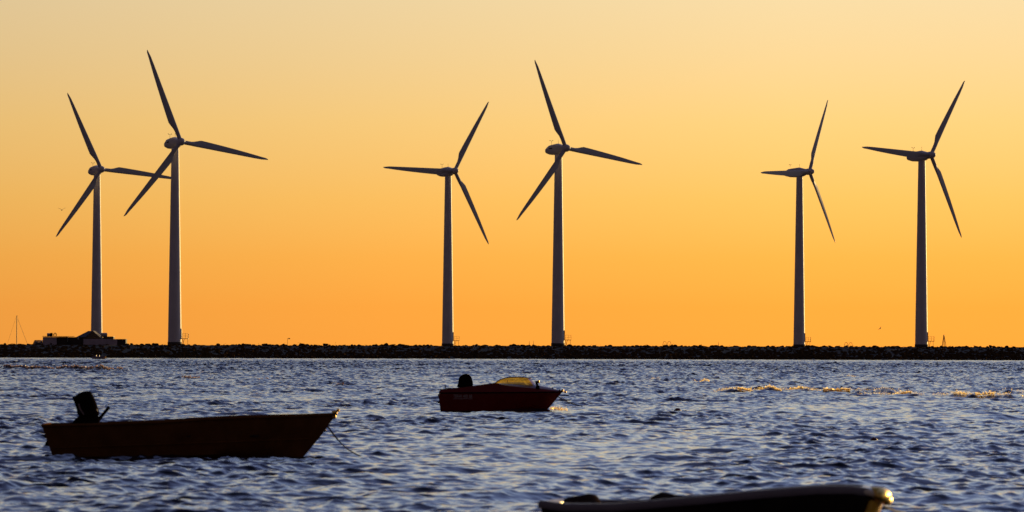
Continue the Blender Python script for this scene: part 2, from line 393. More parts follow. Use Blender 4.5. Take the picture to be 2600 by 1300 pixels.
verts = [np.array([v.co[:] for v in m_.vertices]) for m_ in BM]; faces = [[tuple(p_.vertices) for p_ in m_.polygons] for m_ in BM]
mb = MB()
def scatter(x0, x1, n, lo=.3, hi=.8):
    for _ in range(n):
        x = rr.uniform(x0, x1); y = rr.uniform(859, 903.5)
        z = float(np.interp(y, [858, 861, 880, 900.5, 904], [-.25, -.05, 1.05, 2.35, 2.4]))
        k = rr.randrange(len(BM)); s3 = [rr.uniform(lo, hi) for _ in range(3)]
        R = Matrix.Rotation(rr.uniform(0, 6), 3, 'Z') @ Matrix.Rotation(rr.uniform(-.6, .6), 3, 'X')
        A = np.array(R) @ np.diag(s3)
        vv = verts[k] @ A.T + np.array([x, y, z+.05])
        if z > 2.0: vv[:, 2] = np.minimum(vv[:, 2], 2.72)
        mb.add(vv, faces[k])
scatter(-125, 125, 6500); scatter(-400, -125, 2200, .6, 1.2); scatter(125, 400, 2200, .6, 1.2)
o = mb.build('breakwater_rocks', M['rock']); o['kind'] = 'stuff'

# ------------------------------------------------------------------ wind turbines
RB = 22.0
def blade_mesh():
    mb = MB(); rings = []
    for rr_, ch, th_, tw in [(0.6, .95, .95, 0), (2.6, .95, .92, 0), (3.4, 1.15, .75, 10), (4.5, 1.52, .52, 16), (5.0, 1.66, .48, 15), (7, 1.58, .38, 11),
                             (10, 1.42, .29, 8), (13, 1.24, .21, 6), (16, 1.03, .16, 4.5), (18.5, .82, .13, 4), (20.3, .62, .11, 4), (21.3, .44, .10, 4), (21.8, .24, .10, 4), (22.0, .06, .1, 4)]:
        # blade points along +Z; leading edge on +X, trailing edge bulges to -X; thickness in Y
        ring = []; lead = .50 if rr_ < 20 else .50-(rr_-20)*.12
        for j in range(14):
            q = 2*math.pi*j/14; cx = (math.cos(q)*.5-.5)*ch + lead - (0 if rr_ > 3 else (.50-ch/2))
            cy = math.sin(q)*.5*th_*(1.0 if rr_ < 3 else (.55+.45*math.cos(q)))
            a = -RAD(tw*.3); ring.append((cx*math.cos(a)-cy*math.sin(a), cx*math.sin(a)+cy*math.cos(a)+ (.4*(rr_/22)), rr_))
        rings.append(ring)
    return mb.loft(rings)
def nacelle_mb():
    mb = MB(); rings = []
    for x_, top, bot, w in [(-4.9, .15, -.35, .45), (-4.5, .55, -.75, .85), (-3.2, 1.12, -1.12, 1.08), (-1.5, 1.24, -1.28, 1.15), (0, 1.32, -1.28, 1.15), (1.1, 1.02, -1.15, 1.02), (1.8, .84, -.86, .85), (2.25, .78, -.74, .76)]:
        cz = (top+bot)/2; h = (top-bot)/2; ring = []
        for j in range(16):
            q = 2*math.pi*j/16; c, s_ = math.cos(q), math.sin(q); e = .72
            ring.append((x_, w*math.copysign(abs(c)**e, c), cz+h*math.copysign(abs(s_)**e, s_)))
        rings.append(ring)
    return mb.loft(rings)
TURB = [  # tower px, hub py, distance, world yaw, phase, label
    (246.5, 432.4, 1119, 26.4, 115.1, 21.87, 'wind turbine farthest left, standing behind the low dark sheds'),
    (445, 362.7, 961, 27.7, 111.3, 21.92, 'tall wind turbine just right of the sheds, overlapping the blade of the leftmost turbine'),
    (1138, 436.1, 1135, 33.25, 59.3, 22.06, 'smaller wind turbine of the middle pair with one blade lying level to the left'),
    (1418, 378.7, 996, 32.0, 111.8, 21.86, 'larger wind turbine of the middle pair with one blade pointing steeply up left'),
    (2030.3, 437.6, 1135, 51.7, 63.0, 22.13, 'slimmest wind turbine of the right pair, its rotor seen most nearly edge-on'),
    (2340.6, 396.0, 1031, 37.7, 57.2, 22.14, 'large wind turbine farthest right, beside the tripod beacon')]
bl_me = nac_me = hub_me = None
TILT = RAD(2)
for px, hy, d, yaw, ph, rb, lab in TURB:
    hub = P(px, hy, d); z0 = 2.2; zf = 3.40
    t0 = thing('wind_turbine', lab, 'wind turbine', (hub.x, d, z0), 0, 'wind turbines on the breakwater')
    H = hub.z-z0; ft = zf-z0
    mb = MB(); rings = []
    for f_ in np.linspace(0, 1, 25):
        z = ft+(H-1.15-ft)*f_; r_ = 1.53+(.86-1.53)*(f_**1.05)
        rings.append([(r_*math.cos(2*math.pi*j/40), r_*math.sin(2*math.pi*j/40), z) for j in range(40)])
    tw_ = mb.loft(rings).build('tower', M['turbine'], t0, True)
    mb = MB()
    for fz in (.36, .70):
        z = ft+(H-1.15-ft)*fz; r_ = 1.53+(.86-1.53)*(fz**1.05)+.035
        mb.loft([[(r_*math.cos(2*math.pi*j/40), r_*math.sin(2*math.pi*j/40), z+dz) for j in range(40)] for dz in (-.07, .07)])
    mb.build('flange', M['turbine'], tw_, True)
    MB().loft([[(r_*math.cos(2*math.pi*j/32), r_*math.sin(2*math.pi*j/32), z) for j in range(32)] for r_, z in ((2.3, -.6), (2.2, .35), (1.62, .42), (1.62, ft))]).build('foundation', M['concrete'], t0, True)
    # rotor frame: local X = axis towards the hub
    yw = RAD(yaw); n_ = Vector((math.sin(yw), -math.cos(yw), 0))
    rz = math.atan2(n_.y, n_.x)
    if nac_me is None:
        nac = nacelle_mb().build('nacelle', M['turbine'], t0, True); nac_me = nac.data
    else:
        nac = bpy.data.objects.new('nacelle', nac_me); col.objects.link(nac); nac.parent = t0
    nac.location = (0, 0, H); nac.rotation_euler = (0, -TILT, rz)
    mb = MB().tube([(-3, 0, 1.1), (-3, 0, 2.15)], .035, 6).tube([(-3, -.4, 2.15), (-3, .4, 2.15)], .03, 6).ball((-3, -.4, 2.24), .09).ball((-3, .4, 2.24), .09)
    mb.build('wind_sensor', M['steel'], nac)
    MB().tube([(0, 0, 1.3), (0, 0, 2.05)], .03, 6).ball((0, 0, 2.1), .06).build('lightning_rod', M['steel'], nac)
    MB().box((-1.6, -1.17, .25), (1.3, .06, .18)).build('vent', M['black'], nac)
    if hub_me is None:
        mb = MB(); rings = []
        for x_, r_ in [(2.2, .78), (2.5, .86), (3.5, .88), (4.0, .74), (4.4, .50), (4.62, .24), (4.68, .05)]:
            rings.append([(x_, r_*math.cos(2*math.pi*j/24), r_*math.sin(2*math.pi*j/24)) for j in range(24)])
        hubo = mb.loft(rings).build('hub', M['turbine'], t0, True); hub_me = hubo.data
    else:
        hubo = bpy.data.objects.new('hub', hub_me); col.objects.link(hubo); hubo.parent = t0
    hubo.location = (0, 0, H); hubo.rotation_euler = (0, -TILT, rz)
    eh = Vector((math.cos(yw), math.sin(yw), 0)); nt_ = n_*math.cos(TILT)+Vector((0, 0, math.sin(TILT))); wt_ = Vector((0, 0, math.cos(TILT)))-n_*math.sin(TILT); hc = Vector((0, 0, H))+nt_*3.2
    for k in range(3):
        a = RAD(ph-120*k)
        bz = eh*math.cos(a)+wt_*math.sin(a)
        bx = eh*math.sin(a)-wt_*math.cos(a)     # clockwise side = leading edge
        by = -nt_                                              # thickness axis, coned away from the wind
        if bl_me is None:
            bo = blade_mesh().build('blade', M['blade'], t0, True); bl_me = bo.data
        else:
            bo = bpy.data.objects.new('blade', bl_me); col.objects.link(bo); bo.parent = t0
        m3 = (Matrix((bx, by, bz)).transposed()*(rb/22)).to_4x4(); m3.translation = hc
        bo.matrix_basis = m3
    # access platform, ladder and door hood on the right
    if px > 300:
        pz = 1.95
        pf = MB().box((2.35, 0, pz), (1.5, 1.3, .12)).tube([(1.7, .4, pz), (2.0, .4, .1)], .05, 6).tube([(2.9, .4, pz), (2.9, .4, .1)], .04, 6).tube([(2.2, -.4, pz), (1.7, -.4, .1)], .05, 6).build('platform', M['steel'], t0)
        mb = MB()
        for xx, yy in ((1.75, -.6), (2.4, -.6), (3.05, -.6), (3.05, .6), (2.4, .6), (1.75, .6), (3.05, 0)): mb.tube([(xx, yy, pz), (xx, yy, pz+1.15)], .020, 5)
        for zz in (.6, 1.15):
            mb.tube([(1.75, -.6, pz+zz), (3.05, -.6, pz+zz)], .020, 5).tube([(3.05, -.6, pz+zz), (3.05, .6, pz+zz)], .020, 5).tube([(3.05, .6, pz+zz), (1.75, .6, pz+zz)], .020, 5)
        mb.build('railing', M['steel'], pf)
        MB().box((1.50, 0, 3.1), (.20, .9, 2.2)).build('door', M['steel'], t0)

# ------------------------------------------------------------------ sheds and machinery on the breakwater
def BX(name, px0, px1, pyt, d, dep, m, parent, zb=2.2):
    a = P(px0, pyt, d); b = P(px1, pyt, d); zt = (a.z+b.z)/2
    x0, x1 = a.x-parent.location.x, b.x-parent.location.x
    return MB().box(((x0+x1)/2, d+dep/2-parent.location.y, (zb+zt)/2-parent.location.z), (x1-x0, dep, zt-zb)).build(name, m, parent)
dd = 909.0
c = P(138, 876, dd); g = thing('storage_shed', 'low flat-roofed shed with a pale front wall, leftmost of the sheds', 'shed', (c.x, dd, 2.2))
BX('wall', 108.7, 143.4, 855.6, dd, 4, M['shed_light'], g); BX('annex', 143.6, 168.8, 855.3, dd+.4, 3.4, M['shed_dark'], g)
BX('door', 127.5, 131.5, 871.0, dd-.08, .06, M['shed_dark'], g)
a = P(108.2, 855.6, dd); b = P(169.2, 854.6, dd); MB().box(((a.x+b.x)/2-c.x, 1.9, b.z-2.2+.03), (b.x-a.x, 4.4, .1)).build('roof', M['roof'], g)
c2 = P(180, 876, dd); g = thing('lean_to_shed', 'dark open lean-to with a thin flat canopy, between the pale shed and the gabled building', 'shed', (c2.x, dd, 2.2))
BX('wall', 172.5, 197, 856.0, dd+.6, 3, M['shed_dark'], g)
a = P(157.6, 854.3, dd); b = P(186.3, 854.3, dd); MB().box(((a.x+b.x)/2-c2.x, 1.2, a.z-2.2), (b.x-a.x, 2.4, .1)).build('canopy', M['roof'], g)
a = P(163, 860, dd); MB().box((P(169.3, 860, dd).x-c2.x, .3, 1.1), (.1, .1, 2.2)).build('post', M['shed_dark'], g)
BX('kerb_wall', 169.2, 172.6, 867.5, dd+.5, 1.5, M['shed_dark'], g)
# tank with a ring frame on the pale shed
zt = P(130, 855, dd+1.5).z; xa, xb = P(122, 0, dd+1.5).x, P(140, 0, dd+1.5).x
g = thing('water_tank', 'small horizontal tank lying on the roof of the leftmost shed', 'tank', ((xa+xb)/2, dd+1.5, zt))
MB().tube([(xa-g.location.x, 0, .40), (xb-g.location.x-.5, 0, .40)], .36, 16).build('drum', M['tank'], g, True)
MB().tube([(xa-g.location.x+.65, 0, .42), (xa-g.location.x+1.15, 0, .42)], .40, 16).build('band', M['black'], g, True)
MB().box((-.2, 0, .04), (1.3, .6, .10)).build('saddle', M['steel'], g)
xr = P(142.0, 0, dd+1.5).x
g = thing('hose_reel', 'round open hose reel beside the roof tank of the leftmost shed', 'hose reel', (xr, dd+1.5, zt))
MB().tube([(.30*math.cos(q), 0, .42+.36*math.sin(q)) for q in np.linspace(0, 2*math.pi, 21)], .075, 8).build('reel_rim', M['black'], g, True)
MB().tube([(-.25, 0, .42), (.25, 0, .42)], .04, 6).tube([(-.24, 0, 0), (-.24, 0, .45)], .07, 6).build('stand', M['steel'], g)
# gabled building
dg = 914.0; cg = P(228, 876, dg); zb = P(228, 860.8, dg).z-2.2
g = thing('gabled_building', 'dark gabled building in front of the leftmost turbine tower', 'building', (cg.x, dg, 2.2))
def lx(px, d): return P(px, 0, d).x-cg.x
def lz(py, d, px=228): return P(px, py, d).z-2.2
e0, e1 = lx(213, dg), lx(262, dg); w0 = lx(196, dg+6)
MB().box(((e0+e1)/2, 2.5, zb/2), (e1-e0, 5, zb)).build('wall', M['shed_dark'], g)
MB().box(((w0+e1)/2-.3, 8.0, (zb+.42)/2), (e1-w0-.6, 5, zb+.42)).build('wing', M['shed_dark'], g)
zr = lz(840, dg); rx0 = lx(223, dg+5); rx1 = lx(238, dg); ze = zb
pr = [(lx(213, dg), 0, ze), (rx1, 0, zr), (lx(262.5, dg), 0, ze)]
mb = MB(); mb.loft([[(x_, y_-.3, z_+.01) for x_, y_, z_ in pr]+[((pr[0][0]+pr[2][0])/2, -.3, ze-.02)], [(x_, 5.3, z_+.01) for x_, y_, z_ in pr]+[((pr[0][0]+pr[2][0])/2, 5.3, ze-.02)]])
mb.build('roof', M['shed_dark'], g)
zr2 = lz(840.3, dg+8)
A = [(lx(196, dg+6), 5.3, ze+.40), (rx0, 8.0, zr2), (rx0, 8.0, zr2), (lx(196, dg+6), 10.7, ze+.40)]
B = [(lx(250, dg+6), 5.3, ze+.40), (lx(236, dg+6), 8.0, zr2), (lx(236, dg+6), 8.0, zr2), (lx(250, dg+6), 10.7, ze+.40)]
mb = MB(); mb.add([A[0], A[1], A[3], B[0], B[1], B[3]], [(0, 1, 2), (3, 5, 4), (0, 3, 4, 1), (1, 4, 5, 2), (0, 2, 5, 3)]); mb.build('hipped_roof', M['roof'], g)
# containers
dc = 906.0
def container(px0, px1, py, m, lab, depc=2.4, d=dc):
    cc = P((px0+px1)/2, py, d); g = thing('container', lab, 'container', (cc.x, d, 2.2), 0, 'low containers in front of the gabled building')
    b_ = BX('body', px0, px1, py, d, depc, m, g, 2.25)
    mb = MB(); w = P(px1, py, d).x-P(px0, py, d).x; h = cc.z-2.25; n_r = max(3, int(w/.45))
    for k in range(n_r): mb.box((-w/2+w*(k+.5)/n_r, -.02, h/2), (.14, .05, h-.16))
    mb.build('ribs', m, b_)
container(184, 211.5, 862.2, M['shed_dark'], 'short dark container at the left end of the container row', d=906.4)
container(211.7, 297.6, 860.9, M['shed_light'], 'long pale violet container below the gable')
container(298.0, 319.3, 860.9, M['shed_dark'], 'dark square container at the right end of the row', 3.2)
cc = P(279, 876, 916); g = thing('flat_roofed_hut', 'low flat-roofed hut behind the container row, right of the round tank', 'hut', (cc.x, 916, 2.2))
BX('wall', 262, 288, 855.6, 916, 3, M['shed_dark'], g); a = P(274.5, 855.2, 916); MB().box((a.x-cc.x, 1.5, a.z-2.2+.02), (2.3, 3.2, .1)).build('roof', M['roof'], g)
a = P(264, 855.2, 917.5)
g = thing('round_tank', 'round pale-topped tank on the hut at the right foot of the leftmost turbine', 'tank', (a.x, 917.5, a.z))
MB().tube([(-.5, -.2, .42), (.55, .3, .42)], .44, 18).build('drum', M['tank'], g, True); MB().box((0, 0, .02), (.9, .7, .10)).build('saddle', M['steel'], g)

# parked car
a = P(96.5, 865.3, 910); g = thing('parked_car', 'small dark car parked left of the pale shed, half hidden by the rocks', 'car', (a.x, 910, 2.22), RAD(0))
mb = MB(); mb.loft([[(-1.0, y_, .35), (-1.05, y_, .75), (-.95, y_, .95), (.98, y_, .92), (1.06, y_, .70), (1.0, y_, .35)] for y_ in (-.0, 3.6)]); mb.build('body', M['car'], g)
mb = MB()
R0 = [(-.92, .35, .94), (.90, .35, .92), (.62, .55, 1.38), (-.74, .55, 1.40)]
for (x0, z0_), (x1, z1_) in (((-.93, .93), (-.76, 1.38)), ((.93, .91), (.60, 1.38)), ((-.12, .93), (-.12, 1.38))):
    mb.tube([(x0, .3, z0_), (x1, .5, z1_)], .09, 6); mb.tube([(x0, 3.0, z0_), (x1, 2.7, z1_)], .12, 6)
mb.build('pillars', M['car'], g)
MB().loft([[(-.80, y_, 1.33), (-.68, y_, 1.45), (.52, y_, 1.45), (.66, y_, 1.33)] for y_ in (.5, 2.8)]).build('roof', M['car'], g)
MB().add([(-.9, .36, .95), (.9, .36, .93), (.6, .54, 1.37), (-.74, .54, 1.37)], [(0, 1, 2, 3)]).build('windscreen', M['car_glass'], g)
for xx in (-.45, .42): MB().loft([[(xx-.27, 1.5, .8), (xx+.27, 1.5, .8), (xx+.2, 1.6, 1.22), (xx-.2, 1.6, 1.22)], [(xx-.27, 1.7, .8), (xx+.27, 1.7, .8), (xx+.2, 1.75, 1.22), (xx-.2, 1.75, 1.22)]]).build('seat', M['rubber'], g)
for xx in (-.85, .85):
    for yy in (.6, 3.0): MB().tube([(xx-.1, yy, .31), (xx+.1, yy, .31)], .31, 16).build('wheel', M['rubber'], g, True)
    MB().box((xx*.85, -.02, .66), (.28, .06, .14)).build('headlight', M['chrome'], g)

# ------------------------------------------------------------------ small items along the breakwater
a = P(730, 875, 935); tp = P(729.5, 858.8, 935)
g = thing('street_lamp', 'short lonely lamp post with its head to the right, behind the rocks', 'lamp', (a.x, 935, 2.2))
h = tp.z-2.2
MB().tube([(0, 0, 0), (0, 0, h-.1), (.12, 0, h), (.3, 0, h)], .035, 6).build('pole', M['steel'], g)
MB().ball((.38, 0, h-.08), .2, (1, .6, .62)).build('lamp_head', M['black'], g, True)
for px, py, lb in ((1344, 865, 'thin short marker post left of its twin, left of the larger middle turbine'), (1354.6, 864.8, 'thin short marker post nearest the larger middle turbine'), (1824.6, 867, 'hair-thin marker post standing alone between the middle and right turbines')):
    tp = P(px, py, 904); MB().tube([(0, 0, 0), (.0, 0, (tp.z-2.3)*.5), (-.04, 0, tp.z-2.3)], [.06, .05, .02], 6).build('marker_post', M['steel'], None, loc=(tp.x, 904, 2.3))
    tag(bpy.context.scene.collection.objects[-1], lb, 'post', 'thin posts on the breakwater')
# arched wire frames
for pxa, pxb, py, lb in ((1690, 1701.5, 866.5, 'pair of pointed wire hoops standing right of the middle turbines'), (2150.8, 2162, 869.5, 'pair of pointed wire hoops standing between the two right turbines')):
    d_ = 925; a = P((pxa+pxb)/2, 880, d_); g = thing('hoop_frame', lb, 'wire frame', (a.x, d_, 2.2), 0, 'wire hoop frames behind the rocks')
    for q_ in (pxa, pxb):
        cx = P(q_, 0, d_).x-a.x; ht = P(q_, py, d_).z-2.2
        MB().tube([(cx+.42*math.copysign(abs(math.cos(u))**.8, math.cos(u)), 0, ht*(math.sin(u)**.75 if math.sin(u) > 0 else 0)) for u in np.linspace(0, math.pi, 17)], .04, 6).build('hoop', M['steel'], g, True)
        MB().tube([(cx-.1, .1, 0), (cx, .1, ht*.72), (cx+.22, .1, 0)], .05, 6).build('seat_frame', M['rope'], g)
# tripod beacon
d_ = 930; a = P(2396.6, 881, d_); tp = P(2396.6, 849.5, d_); h = tp.z-2.2
g = thing('tripod_beacon', 'pointed four-legged beacon standing right of the farthest right turbine', 'beacon', (a.x, d_, 2.2))
for q_ in (-.50, -.2, .22, .50): MB().tube([(q_*1.1, .3*(1 if abs(q_) < .3 else -1), 0), (q_*.16, 0, h-.35)], [.06, .05], 6).build('leg', M['steel'], g)
MB().tube([(0, 0, h-.45), (0, 0, h-.1), (0, 0, h)], [.12, .14, .03], 8).build('cap', M['steel'], g)
# striped stake
a = P(1200.8, 888.5, 893.5); b = P(1206.3, 874.8, 893.5); v = b-a
g = thing('striped_stake', 'white-banded stake leaning right in a dip of the rocks', 'stake', a)
MB().tube([v*0, v], .045, 6).build('pole', M['steel'], g)
for f0, f1 in ((.05, .42), (.58, .98)): MB().tube([v*f0, v*f1], .075, 6).build('white_band', M['white'], g)
# sailing boat moored beyond the breakwater
d_ = 1240; a = P(42.5, 880, d_); tp = P(43, 802.3, d_)
g = thing('sailing_boat', 'sailing boat beyond the breakwater at far left, only its bare mast and stays showing', 'sailing boat', (a.x, d_, 0))
MB().tube([(0, 0, .9), (0, 0, tp.z-.2), (0, 0, tp.z)], [.13, .10, .10], 8).build('mast', M['steel'], g)
MB().tube([(0.25, 0, tp.z-.8), (3.9, 0, 1.0)], .04, 5).build('backstay', M['steel'], g)
MB().tube([(-.2, 0, tp.z-.3), (-3.4, 0, 1.0)], .022, 5).build('forestay', M['steel'], g)
MB().ball((.05, 0, tp.z+.02), .17, (1, 1, .6)).build('masthead', M['steel'], g)

# ------------------------------------------------------------------ boats
class Hull:
    def __init__(s, L, x0, x1, b, zg, bc, zc, zk):
        s.x0, s.x1 = x0, x1; s.b, s.zg, s.bc, s.zc, s.zk = b, zg, bc, zc, zk
    def sec(s, t, n=5):
        """half section at station t from gunwale to keel: list of (y, z)"""
        f = lambda tab: interp(t, [q[0] for q in tab], [q[1] for q in tab])
        b, zg, bc, zc, zk = f(s.b), f(s.zg), f(s.bc), f(s.zc), f(s.zk)
        out = []
        for i in range(n+1):
            u = i/n; out.append((b+(bc-b)*(u**1.35), zg+(zc-zg)*u))
        for i in range(1, 4):
            u = i/3; out.append((bc*(1-u), zc+(zk-zc)*u))
        return out
    def pt(s, t, y, z):
        xa = interp(z, [q[0] for q in s.x0], [q[1] for q in s.x0]); xb = interp(z, [q[0] for q in s.x1], [q[1] for q in s.x1])
        return Vector((xa+(xb-xa)*t, y, z))
    def side(s, t, z):
        sec = s.sec(t); zs = [q[1] for q in sec][::-1]; ys = [q[0] for q in sec][::-1]
        return s.pt(t, -interp(z, zs, ys), z)
    def shell(s, th=.045, nst=40, floor=None):
        mb = MB(); outer = []; inner = []
        ts = [1-(1-i/nst)**1.25 for i in range(nst+1)]
        for t in ts:
            sec = s.sec(t)
            ring = [s.pt(t, -y, z) for y, z in sec]+[s.pt(t, y, z) for y, z in sec[-2::-1]]
            outer.append(ring)
            tt = min(t, .985)
            sec = s.sec(tt); zz = [max(z, floor) if floor is not None else z+.04 for y, z in sec]
            inn = [s.pt(tt, -max(y-th, .001), z_) for (y, z), z_ in zip(sec, zz)]+[s.pt(tt, max(y-th, .001), z_) for (y, z), z_ in list(zip(sec, zz))[-2::-1]]
            if t == 0: inn = [q+Vector((th, 0, 0)) for q in inn]
            inner.append(inn)
        n = len(outer[0])
        mb.loft(outer, closed=False); mb.loft(inner, closed=False)
        o2 = (nst+1)*n
        for i in range(nst):
            for j in (0, n-1):
                mb.f.append((i*n+j, (i+1)*n+j, o2+(i+1)*n+j, o2+i*n+j))
        mb.f.append(tuple(range(n))); mb.f.append(tuple(o2+j for j in range(n)))
        mb.f.append((0, n-1, o2+n-1, o2))
        return mb
    def rail(s, r, off=0.01, t1=1.0, dz=0.0, n=44):
        pts = []
        for i in range(n+1):
            t = t1*i/n; y, z = s.sec(t)[0]; pts.append(s.pt(t, -(y+off), z+dz))
        pts2 = [Vector((q.x, -q.y, q.z)) for q in pts[::-1]]
        return pts, pts2
def outboard(parent, loc, m, s=1.0, tiller=False, lean=0.0):
    g = thing('outboard_motor', '', 'outboard motor', loc)
    return g

# --- left open boat with tilted outboard
dL = 89.0; sL = S(dL)
b0 = P(110, 1160, dL); zw = 0.0
def xl(px): return (px-110)/sL
HL = Hull(6.1, x0=[(-.4, .34), (0, .27), (.64, .06), (.8, .03)], x1=[(-.4, 4.9), (0, 5.42), (.5, 5.83), (.93, 6.12), (1.0, 6.16)],
          b=[(0, .78), (.2, .92), (.5, .96), (.7, .80), (.85, .50), (.94, .24), (1, .025)],
          zg=[(0, .66), (.2, .69), (.4, .735), (.55, .80), (.7, .845), (.85, .865), (1, .905)],
          bc=[(0, .62), (.3, .74), (.6, .68), (.8, .38), (.93, .12), (1, .015)],
          zc=[(0, .02), (.4, .02), (.6, .06), (.8, .14), (1, .30)], zk=[(0, -.12), (.5, -.18), (.85, -.16), (1, -.02)])
gL = thing('open_boat', 'long dark open boat with a tilted outboard, nearest at left', 'boat', (b0.x, dL, .0), RAD(0))
HL.shell(.04, floor=.16).build('hull', M['wood_hull'], gL, True)
r1, r2 = HL.rail(.03, .012)
mb = MB(); mb.tube(r1, .030, 8); mb.tube(r2, .030, 8); mb.tube([(.065, -.78, .665), (.05, 0, .665), (.065, .78, .665)], .035, 8); mb.build('gunwale', M['wood_hull'], gL, True)
# rubbing strake along the chine
mb = MB(); mb.tube([HL.side(t_, interp(t_, [0, 1], [.20, .40]))+Vector((0, -.008, 0)) for t_ in np.linspace(.02, .97, 30)], .014, 6); mb.build('strake', M['wood_hull'], gL, True)
for xx, ww in ((1.6, 1.62), (3.0, 1.72), (4.4, 1.2)): MB().box((xx, 0, .46), (.26, ww, .04)).build('seat', M['hull_in'], gL)
MB().tube([(5.80, 0, .56), (5.85, 0, .56), (5.9, 0, .58)], .03, 8).build('bow_ring', M['chrome'], gL)
MB().tube([(6.02, 0, .93), (6.13, 0, .945)], [.05, .04], 8).ball((6.06, -.02, .86), .05, (1, .8, 1.2)).build('bow_fitting', M['glint_metal'], gL, True)
MB().tube([(6.10, 0, .945), (6.14, 0, .985)], [.02, .028], 8).ball((6.15, 0, .985), .035).build('bow_hook', M['glint_metal'], gL, True)
MB().add([(.1, -.55, .66), (.1, .55, .66), (.9, .55, .67), (.9, -.55, .67), (.1, -.55, .40), (.1, .55, .40), (.9, .55, .40), (.9, -.55, .40)], [(0, 1, 2, 3), (4, 7, 6, 5), (0, 4, 5, 1), (2, 6, 7, 3), (0, 3, 7, 4), (1, 5, 6, 2)]).build('stern_deck', M['hull_in'], gL)
# outboard
def px_local(pts, base_px, d): return [((x_-base_px)/S(d)) for x_ in pts]
def prism(outline, w, taper=.72, n=5):
    """side outline (x,z) inflated across y with rounded flanks"""
    cx = sum(q[0] for q in outline)/len(outline); cz = sum(q[1] for q in outline)/len(outline)
    rings = []
    for i in range(-n, n+1):
        u = i/n; k = taper+(1-taper)*math.sqrt(max(0, 1-abs(u)**2.4)); rings.append([(cx+(x_-cx)*k, u*w, cz+(z_-cz)*k) for x_, z_ in outline])
    return MB().loft(rings)
def lpt(px, py, base_px, d):
    q = P(px, py, d); return (q.x-P(base_px, py, d).x, q.z)
gm = thing('outboard_motor', 'black outboard motor tilted up on the stern of the long open boat', 'outboard motor', (b0.x, dL, 0))
cow = [lpt(x_, y_, 110, dL) for x_, y_ in [(183, 1008.5), (190, 1005), (201, 998), (211, 994), (222, 992.8), (230, 994), (234, 1001), (240, 1013), (246, 1029), (250, 1042), (252, 1052), (247, 1060), (203, 1060), (196, 1050), (195, 1040), (188, 1020)]]
prism(cow, .20).build('cowl', M['black'], gm, True)
mid = [lpt(x_, y_, 110, dL) for x_, y_ in [(200, 1056), (249, 1056), (255, 1066), (250, 1080), (190, 1080), (185, 1070)]]
prism(mid, .15, .9).build('motor_pan', M['black'], gm, True)
leg_ = [lpt(x_, y_, 110, dL) for x_, y_ in [(185, 1072), (240, 1078), (225, 1092), (135, 1124), (122, 1134), (112, 1131), (119, 1118)]]
prism(leg_, .05, .9).build('leg', M['black'], gm, True)
pl = [lpt(x_, y_, 110, dL) for x_, y_ in [(103, 1104), (126, 1103), (130, 1112), (120, 1114)]]
prism(pl, .10, .9).build('anti_ventilation_plate', M['black'], gm)
tl0 = lpt(250, 1066, 110, dL); tl1 = lpt(277.5, 1033, 110, dL)
tlr = MB().tube([(tl0[0], -.02, tl0[1]), ((tl0[0]+tl1[0])/2, -.02, (tl0[1]+tl1[1])/2), (tl1[0], -.02, tl1[1])], [.042, .032, .034], 10).build('tiller', M['black'], gm, True)
st = [lpt(x_, y_, 110, dL) for x_, y_ in [(200, 1025), (204, 1024), (207, 1036), (217, 1052), (214, 1053), (203, 1038)]]
MB().loft([[(x_, y_, z_) for x_, z_ in st] for y_ in (-.205, -.17)]).build('decal_stripe', M['cowl_stripe'], gm)
st = [lpt(x_, y_, 110, dL) for x_, y_ in [(238, 1037), (248, 1039), (250, 1044), (241, 1045)]]
MB().loft([[(x_, y_, z_) for x_, z_ in st] for y_ in (-.175, -.14)]).build('latch', M['cowl_stripe'], gm)
# mooring line
ra = P(832.5, 1083, dL); rb = P(948, 1171, 86.6)
pts = []
for i in range(25):
    u = i/24; q = ra.lerp(rb, u); q.z -= .20*math.sin(math.pi*min(1, u))*(1-u*.5); pts.append(q)
MB().tube(pts, [.018]*6+[.013]*19, 6).build('mooring_rope', M['rope'], None, True)
tag(col.objects[-1], 'rope slanting from the bow of the long open boat into the water', 'rope', 'mooring ropes')

# --- red runabout with windscreen
dS = 154.0; sS = S(dS)
b1 = P(1114, 1040, dS)
HS = Hull(4.5, x0=[(-.3, .20), (0, .13), (.35, .03), (.6, .0), (.8, .06)], x1=[(-.3, 3.4), (0, 3.86), (.4, 4.20), (.72, 4.47), (.8, 4.50)],
          b=[(0, .78), (.3, .86), (.55, .84), (.75, .62), (.88, .36), (.96, .15), (1, .02)],
          zg=[(0, .67), (.5, .69), (.8, .70), (1, .715)],
          bc=[(0, .68), (.4, .76), (.65, .62), (.85, .26), (1, .01)], zc=[(0, .02), (.5, .04), (.8, .14), (1, .26)], zk=[(0, -.12), (.6, -.16), (.9, -.1), (1, 0)])
gS = thing('motor_boat', 'red motor boat with an amber windscreen, moored in mid-water below the middle turbines', 'boat', (b1.x, dS, 0))
HS.shell(.04, floor=.12).build('hull', M['red_hull'], gS, True)
r1, r2 = HS.rail(.02, .012)
mb = MB(); mb.tube(r1, .022, 8); mb.tube(r2, .022, 8); mb.build('rub_rail', M['black'], gS, True)
